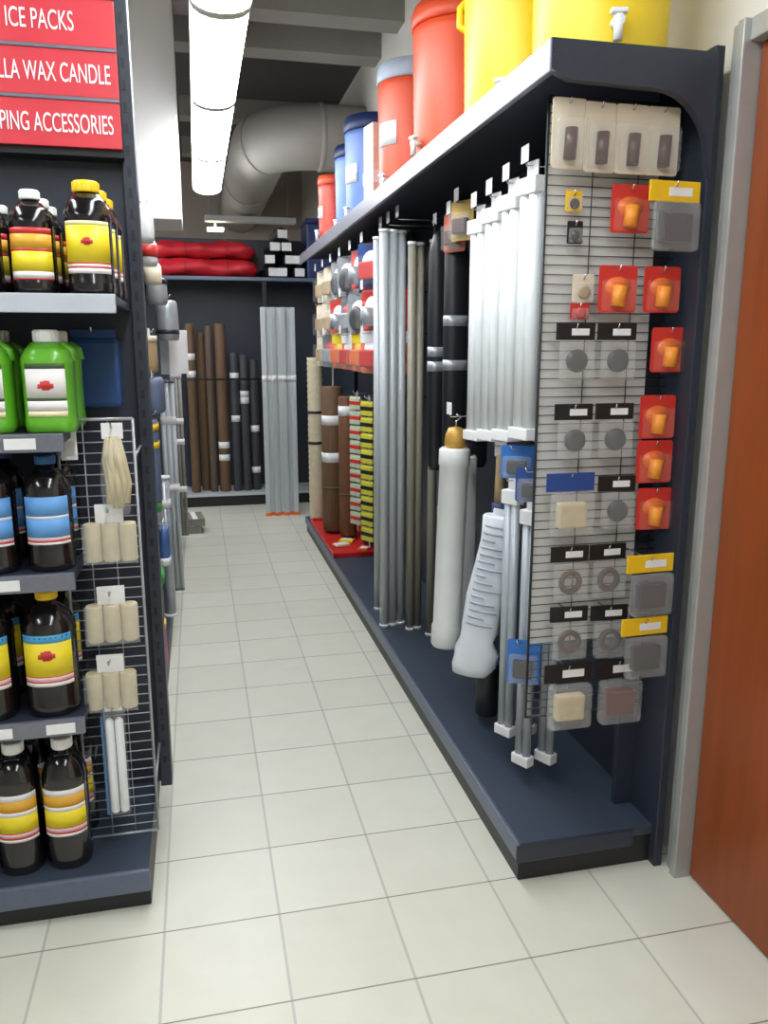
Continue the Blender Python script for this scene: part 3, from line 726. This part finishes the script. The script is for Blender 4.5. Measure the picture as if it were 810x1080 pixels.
p = blister_pack(.14, .185, .04, None, M('red_brown_item', (96, 44, 36), .4), header=BLACKCARD, shape='block', print_m=PAPER, name='header_bag', label='clear bag of red brown pieces with black header in lowest row', cat='bag'); p.location = (1.118, PY - .07, .63); peg(1.118, .63, .083)
yb = blister_pack(.14, .17, .03, None, DKG, header=YEL, shape='block', print_m=WHITE, name='header_bag', cat='bag')
GYH = 'yellow header bags on the near wire panel'
for x, z, lb in ((1.158, 1.885, 'clear bag with yellow header near the top by the door'), (1.162, .945, 'clear bag with yellow header below the red packs'), (1.158, .768, 'clear bag with yellow header lowest by the door')):
    rpt(yb, lb, (x, PY - .125, z), .05, GYH); peg(x, z, .14)
bwn = blister_pack(.088, .16, .03, CRM, BR, shape='cyl', name='blister_pack')
GT = 'cream card packs along the top of the near wire panel'
for x, z, lb in ((.902, 2.075, 'cream card pack with brown part at the top, nearest white rods'), (.985, 2.070, 'cream card pack with brown part at the top, second from white rods'),
                 (1.07, 2.070, 'cream card pack with brown part at the top, third from white rods'), (1.155, 2.070, 'cream card pack with brown part at the top, nearest the door')):
    rpt(bwn, lb, (x, PY - .06, z + .0), random.uniform(-.1, .1), GT); peg(x, z, .073)
for x, z, w_, h_, cm, im, lb in ((.938, 1.872, .045, .05, YEL, DKG, 'tiny yellow card pack under the cream packs'), (.945, 1.80, .042, .055, BLACKCARD, DKG, 'tiny black card pack under the tiny yellow one'),
                                 (.975, 1.672, .06, .07, CRM, TANC, 'small cream card pack left of the red orange packs'), (.968, 1.60, .052, .04, RC, RC, 'tiny red card pack just above the highest black header')):
    p = blister_pack(w_, h_, .012, cm, im, name='blister_pack', label=lb, cat='pack'); p.location = (x, PY - .03, z); peg(x, z, .04)

# ---- white rods, upper
def white_pack(r, ln, n, sticker=True, m=WHITE, head=CLEAR):
    t = thing('white_rod_pack', '', 'rods')
    for k in range(n):
        x = (k - (n - 1) / 2) * r * 2.05
        B().tube([(x, 0, -ln), (x, 0, -.05)], r, m, 14).make('tube', t)
    wv = n * r * 1.03
    B().box(-wv - .004, wv + .004, -r - .004, r + .004, -.075, -.03, PAPER, .004).make('end_clip', t)
    B().box(-wv - .004, wv + .004, -r - .004, r + .004, -ln - .004, -ln + .03, PAPER, .004).make('end_clip', t)
    B().box(-wv * .6, wv * .6, -.0015, .0015, -.035, .014, PAPER, .0005).make('hang_tab', t)
    return t
wp = white_pack(.021, .75, 2, m=M('white_rod', (226, 230, 232), .35, 0, .04, 10))
WG = 'white rod packs hanging from the upper hooks'
k = 0
NTH = ['nearest the wire panel', 'second from the wire panel', 'third from the wire panel', 'fourth from the wire panel', 'fifth from the wire panel', 'sixth from the wire panel']
for y, z in ((2.20, 1.99), (2.34, 1.97), (2.48, 1.955), (2.62, 1.94)):
    for x in (.93, 1.02):
        dup(wp, 'white rod pack on upper hooks %s, %s on its hook' % (NTH[k // 2], ['front' , 'rear'][k % 2]), (x, y, z), PI / 2 + .2, WG); k += 1
    right_hook(y, z, .93, PAPER, (.05, .04))
wb = M('warm_header', (196, 160, 74), .5, 0, .08)
for y, z, mm, lb in ((2.93, 2.01, wb, 'gold header card pack hanging behind the white rods'), (3.02, 1.98, M('rust_card', (176, 84, 54), .5), 'rust coloured card pack hanging behind the white rods')):
    p = blister_pack(.11, .14, .03, mm, BR, shape='block', label=lb); p.location = (.97, y, z); p.rotation_euler = (0, 0, -PI / 2 + .5); right_hook(y, z, .97, PAPER, (.05, .04))
# black long bags
lb_ = M('black_long_bag', (30, 32, 36), .4, 0, .12, 12)
def long_bag(label, x, y, z, w, ln, m, group, stick=()):
    t = thing('long_black_bag', label, 'bag', (x, y, z), .15)
    B().lathe([(w * .35, -ln), (w * .46, -ln + .02), (w * .5, -ln * .6), (w * .48, -.1), (w * .3, -.03), (w * .12, -.015)], m, 18, 2.6, sy=.7).make('bag_body', t)
    B().box(-w * .3, w * .3, -.002, .002, -.03, .014, DKG, .001).make('hang_tab', t)
    for q in stick: B().lathe([(w * .505, -q - .02), (w * .505, -q + .02)], SILV, 18, 2.6, sy=.7).make('sticker', t)
    right_hook(y, z, x, SILV, (.05, .04))
GBk = 'long black bags beside the silver tubes'
long_bag('long black bag hanging next to the white rods', 1.0, 3.08, 1.95, .1, .95, lb_, GBk, (.35, .52))
long_bag('long black bag hanging between the silver tubes and the other black bag', 1.0, 3.30, 1.98, .1, 1.0, lb_, GBk, (.5, .56))
long_bag('long black bag hanging behind nearer to the back panel', 1.14, 3.2, 1.9, .1, .9, lb_, GBk)
long_bag('navy blue bag hanging low behind the white roll', 1.1, 3.42, 1.15, .12, .42, nv, None, (.15, .38))
# silver tubes standing on the deck
sr = rod_set('silver_tube_pack', '', 'rods', (0, 0, 0), 3, .022, 1.90, ALU, PAPER, 2.1, 0, ())
st2 = rod_set('beige_tube_pack', '', 'rods', (0, 0, 0), 2, .02, 1.84, M('champagne_tube', (150, 145, 130), .45, .1, .05, 20), PAPER, 2.1, 0, ())
GS = 'tall tubes standing on the deck'
dup(sr, 'set of tall silver tubes with white feet, nearest the deck edge', (.905, 3.74, .124), .3, GS)
dup(sr, 'set of tall silver tubes standing behind those at the deck edge', (.935, 4.0, .124), .2, GS)
dup(st2, 'pair of tall champagne tubes with white feet, nearest the silver ones', (.995, 3.66, .124), .3, GS)
dup(st2, 'pair of tall champagne tubes standing further in towards the panel', (1.07, 3.56, .124), .25, GS)
for y in (3.66, 3.84, 4.0): right_hook(y, 2.06, .93, PAPER, (.055, .045))
# lower goods: white roll etc
t = thing('white_roll', 'thick white wrapped roll with gold top hanging low beside silver tubes', 'roll', (.915, 2.80, 1.15), .0)
B().lathe([(.052, -.78), (.058, -.77), (.058, -.7), (.053, -.69), (.054, -.08), (.058, -.075), (.058, -.02), (.05, -.012)], M('white_wrap', (222, 224, 220), .35, 0, .04, 10, coat=.2), 24).make('roll_body', t)
B().lathe([(.034, -.012), (.04, .0), (.036, .04), (.026, .06), (.01, .064)], M('gold_cap', (206, 158, 74), .4, .2, .08), 20).make('top_cap', t)
B().tube([(0, 0, .06), (0, 0, .085), (.02, 0, .1), (.0, 0, .11)], .004, CHROME, 6).make('hang_loop', t)
t.rotation_euler = (0, .03, 0)
right_hook(2.80, 1.252, .915, PAPER, (.055, .04))
t = thing('white_roll', 'slimmer white roll half hidden behind the thick one', 'roll', (1.0, 2.93, 1.1))
B().lathe([(.042, -.8), (.046, -.79), (.046, -.02), (.04, -.01)], MATS['white_wrap'], 20).make('roll_body', t); B().lathe([(.03, -.012), (.03, .03), (.01, .04)], DKG, 16).make('top_cap', t); B().tube([(0, 0, .03), (0, 0, .06)], .004, CHROME, 6).make('hang_loop', t)
right_hook(2.93, 1.15, 1.0)
t = thing('printed_white_bag', 'crumpled white printed bag hanging tilted in front of clear tubes', 'bag', (.975, 2.45, .955))
bg = B().lathe([(.02, -.6), (.05, -.59), (.064, -.55), (.062, -.5), (.048, -.455), (.053, -.42), (.054, -.3), (.054, -.1), (.053, -.012), (.05, -.006)], M('white_print_bag', (224, 228, 236), .4, 0, .05, 12), 24, 2.6, sy=.5)
for v in bg.bm.verts: v.co.x += .006 * math.sin(v.co.z * 45 + v.co.y * 60); v.co.y += .005 * math.sin(v.co.z * 60)
pm = M('grey_print', (186, 192, 206), .5)
for k in range(15):
    z = -.04 - k * .025; w_ = (.5, .8, .35, .65, .75, .45, .7, .3)[k % 8]
    bg.patch(.0535, z - .004, z + .004, w_, pm, .002, 8, 2.6, sy=.56, a0=-PI / 2 - .9 + w_)
bg.make('bag_body', t)
B().box(-.03, .03, -.002, .002, -.02, .016, PAPER, .001).make('header_card', t)
t.rotation_euler = (0.05, .16, -.3); t.scale = (1.2, 1.2, 1)
right_hook(2.47, .957, .97)
t = thing('wooden_handle_pack', 'narrow tan and navy pack hanging between white roll and clear tubes', 'pack', (1.0, 2.56, 1.17), -.4)
B().tube([(0, 0, -.2), (0, 0, -.03)], [.018, .014], TAN, 12).make('handle', t); B().lathe([(.02, -.34), (.026, -.33), (.026, -.2), (.018, -.195)], nv, 14, 3).make('sleeve', t); B().box(-.02, .02, -.002, .002, -.035, .014, PAPER).make('hang_tab', t)
right_hook(2.56, 1.17, 1.0)
ct = white_pack(.014, .86, 2, m=M('clear_tube', (170, 176, 182), .25, .1, .06, 14))
ct.name = 'clear_tube_pack'
GCt = 'grey tube packs hanging low behind the near wire panel'
for k, (x, y, z) in enumerate(((.955, 2.33, 1.09), (1.03, 2.33, 1.09), (.965, 2.20, 1.05), (1.045, 2.20, 1.05))):
    dup(ct, 'low hanging grey tube pack, ' + ['beside the printed bag, front on its hook', 'beside the printed bag, rear on its hook', 'closest to wire panel, front on its hook', 'closest to wire panel, rear on its hook'][k], (x, y, z), PI / 2 + .5, GCt)
right_hook(2.33, 1.09, .955); right_hook(2.20, 1.05, .965)
for k, (x, y, z, mm) in enumerate(((.93, 2.24, 1.20, M('bright_blue_card', (40, 110, 190), .45)), (.93, 2.12, 1.15, BLU), (.93, 2.14, .62, MATS['bright_blue_card']))):
    p = blister_pack(.1, .1 if k < 2 else .14, .03, mm, DKG, shape='block', label=['bright blue card pack hanging under white rods', 'deep blue card pack just behind the wire panel edge', 'bright blue card pack hanging low behind the wire panel'][k]); p.location = (x, y, z); p.rotation_euler = (0, 0, -.5); right_hook(y, z, x)
t = thing('black_tub', 'black tube with blue rim hanging under the printed white bag', 'tube', (1.0, 2.62, .40), 0)
B().lathe([(.04, -.24), (.045, -.23), (.045, -.03), (.04, -.02)], lb_, 18).make('tube_body', t); B().lathe([(.047, -.035), (.047, -.022)], MATS['bright_blue_card'], 18).make('rim', t); B().box(-.02, .02, -.002, .002, -.022, .014, DKG).make('hang_tab', t)
right_hook(2.62, .40, 1.0)

# ---- far mixed packs: three rows of hooks, three packs deep
TF = M('thin_clear_film', (225, 228, 230), .15, alpha=.07)
kinds = [blister_pack(.25, .225, .045, CRM, TANC, film=TF, shape='block', header=None), blister_pack(.25, .225, .045, GREY, SILV, patch=RC, film=TF, shape='block'),
         blister_pack(.25, .215, .05, RC, SILV, patch=WHITE, film=TF, shape='cyl'), blister_pack(.25, .225, .045, SILV, DKG, patch=WHITE, film=TF, shape='knob'),
         blister_pack(.25, .225, .045, BLU, RC, patch=WHITE, film=TF, shape='block'), blister_pack(.25, .225, .05, OR, OR, patch=YEL, film=TF, shape='block', header=LY), blister_pack(.25, .225, .05, OR, RC, patch=WHITE, film=TF, shape='block', header=WHITE),
         blister_pack(.25, .225, .045, M('olive_card', (120, 116, 52), .5), SILV, film=TF, shape='cyl', header=PAPER)]
KN = ['cream', 'grey', 'red', 'silver', 'blue', 'orange yellow-topped', 'orange white-topped', 'olive']
ys = (4.32, 4.66, 5.0, 5.34, 5.68, 6.02)
rows = [(2.03, (4, 2, 3, 3, 0, 0)), (1.79, (2, 3, 1, 2, 0, 0)), (1.57, (6, 5, 6, 5, 1, 0))]
rown = ['upper', 'middle', 'lower']
yn = ['nearest the silver tubes', 'second from the silver tubes', 'third from the silver tubes', 'fourth from the silver tubes', 'fifth from the silver tubes', 'furthest from the silver tubes']
for ri, (z, ks) in enumerate(rows):
    for yi, y in enumerate(ys):
        ang = -PI / 2 + random.uniform(.15, .42)
        for di, x in enumerate((.93, 1.0, 1.07)):
            dup(kinds[ks[yi]], '%s pack in %s row, hook %s, %s on it' % (KN[ks[yi]], rown[ri], yn[yi], ['front', 'middle', 'rear'][di]), (x, y, z), ang, 'mixed packs on the far hooks')
        right_hook(y, z, .93 - .03, PAPER if (ri == 0 or yi % 2 == 0) else None, (.06, .045))
# used-check: any prototype never placed is removed
for p in kinds:
    if p.name not in USED:
        for ch in list(p.children_recursive): bpy.data.objects.remove(ch)
        bpy.data.objects.remove(p)
# clip strips of small packets
def packet(name, m1, m2):
    t = thing(name, '', 'packet')
    B().box(-.05, .05, -.008, .008, -.075, 0, m1, .006).make('packet_body', t); B().box(-.05, .05, -.009, .009, -.045, -.022, m2, .002).make('printed_band', t); B().box(-.05, .05, -.001, .001, -.006, .008, m1).make('crimp', t)
    return t
OL = M('lime_pack', (206, 200, 70), .45)
for (y, x, mA, mB, nm, cat_, lb) in ((4.40, .93, OL, DKG, 'yellow', 'yellow and dark', 'beside the silver tubes'), (4.85, .95, M('pale_green_pack', (186, 196, 170), .45), RC, 'pale_green', 'pale green and red', 'behind the yellow strip')):
    t = thing('clip_strip', 'hanging clip strip holding %s packets %s' % (cat_, lb), 'clip strip', (x, y, 1.22))
    B().box(-.0015, .0015, -.014, .014, -.86, .014, SILV).make('strip', t)
    B().box(-.002, .002, -.03, .03, -.03, .0, SILV).make('strip_head', t)
    right_hook(y, 1.22, x)
    pk = packet(nm + '_packet', mA, mB)
    for k in range(9):
        dup(pk, '%s packet on its clip strip, %s' % (cat_, ['topmost', 'second from top', 'third from top', 'fourth from top', 'fifth from top', 'sixth from top', 'third from bottom', 'second from bottom', 'lowest'][k]), (x - .012, y, 1.195 - k * .09), -PI / 2 + .5, 'packets on the %s strip' % nm.replace('_', ' '))
# brown rolls and cream roll
def tall_carton(label, x, y, h, w, m, stick):
    t = thing('brown_roll', label, 'roll', (x, y, .157 if 5.1 < y < 6.2 else .124), .2)
    B().lathe([(w * .47, 0), (w * .5, .008), (w * .5, h - .008), (w * .47, h)], m, 20, 2.4).make('rolled_mat', t)
    for z in stick: B().lathe([(w * .508, z - .035), (w * .508, z + .035)], PAPER, 20, 2.4).make('sticker', t)
    B().lathe([(w * .512, h * .3), (w * .512, h * .3 + .015)], DBR, 20, 2.4).make('tie_band', t)
    return t
tall_carton('brown rolled mat with a white sticker standing on the red tray', .945, 5.78, 1.06, .15, BRN, (.82, .55))
tall_carton('brown rolled mat standing behind the stickered one', 1.02, 5.58, 1.0, .12, M('rust_brown_mat', (112, 72, 46), .6, 0, .15, 14), (.9,))
tall_carton('dark grey rolled mat standing between brown and pale green goods', 1.13, 5.30, .98, .1, DGR, ())
t = thing('cream_roll', 'tall cream ribbed roll standing at the far end of the deck', 'roll', (.90, 6.30, .124))
pr = []
for k in range(61):
    z = k * .0215; pr += [(.058 if k % 2 else .064, z)]
B().lathe(pr, M('cream_rope', (206, 194, 164), .7, 0, .06, 30), 20).make('ribbed_roll', t)
sb = B()
for z in (.62, .86): sb.lathe([(.067, z), (.067, z + .02)], DARK, 20)
sb.make('strap', t)
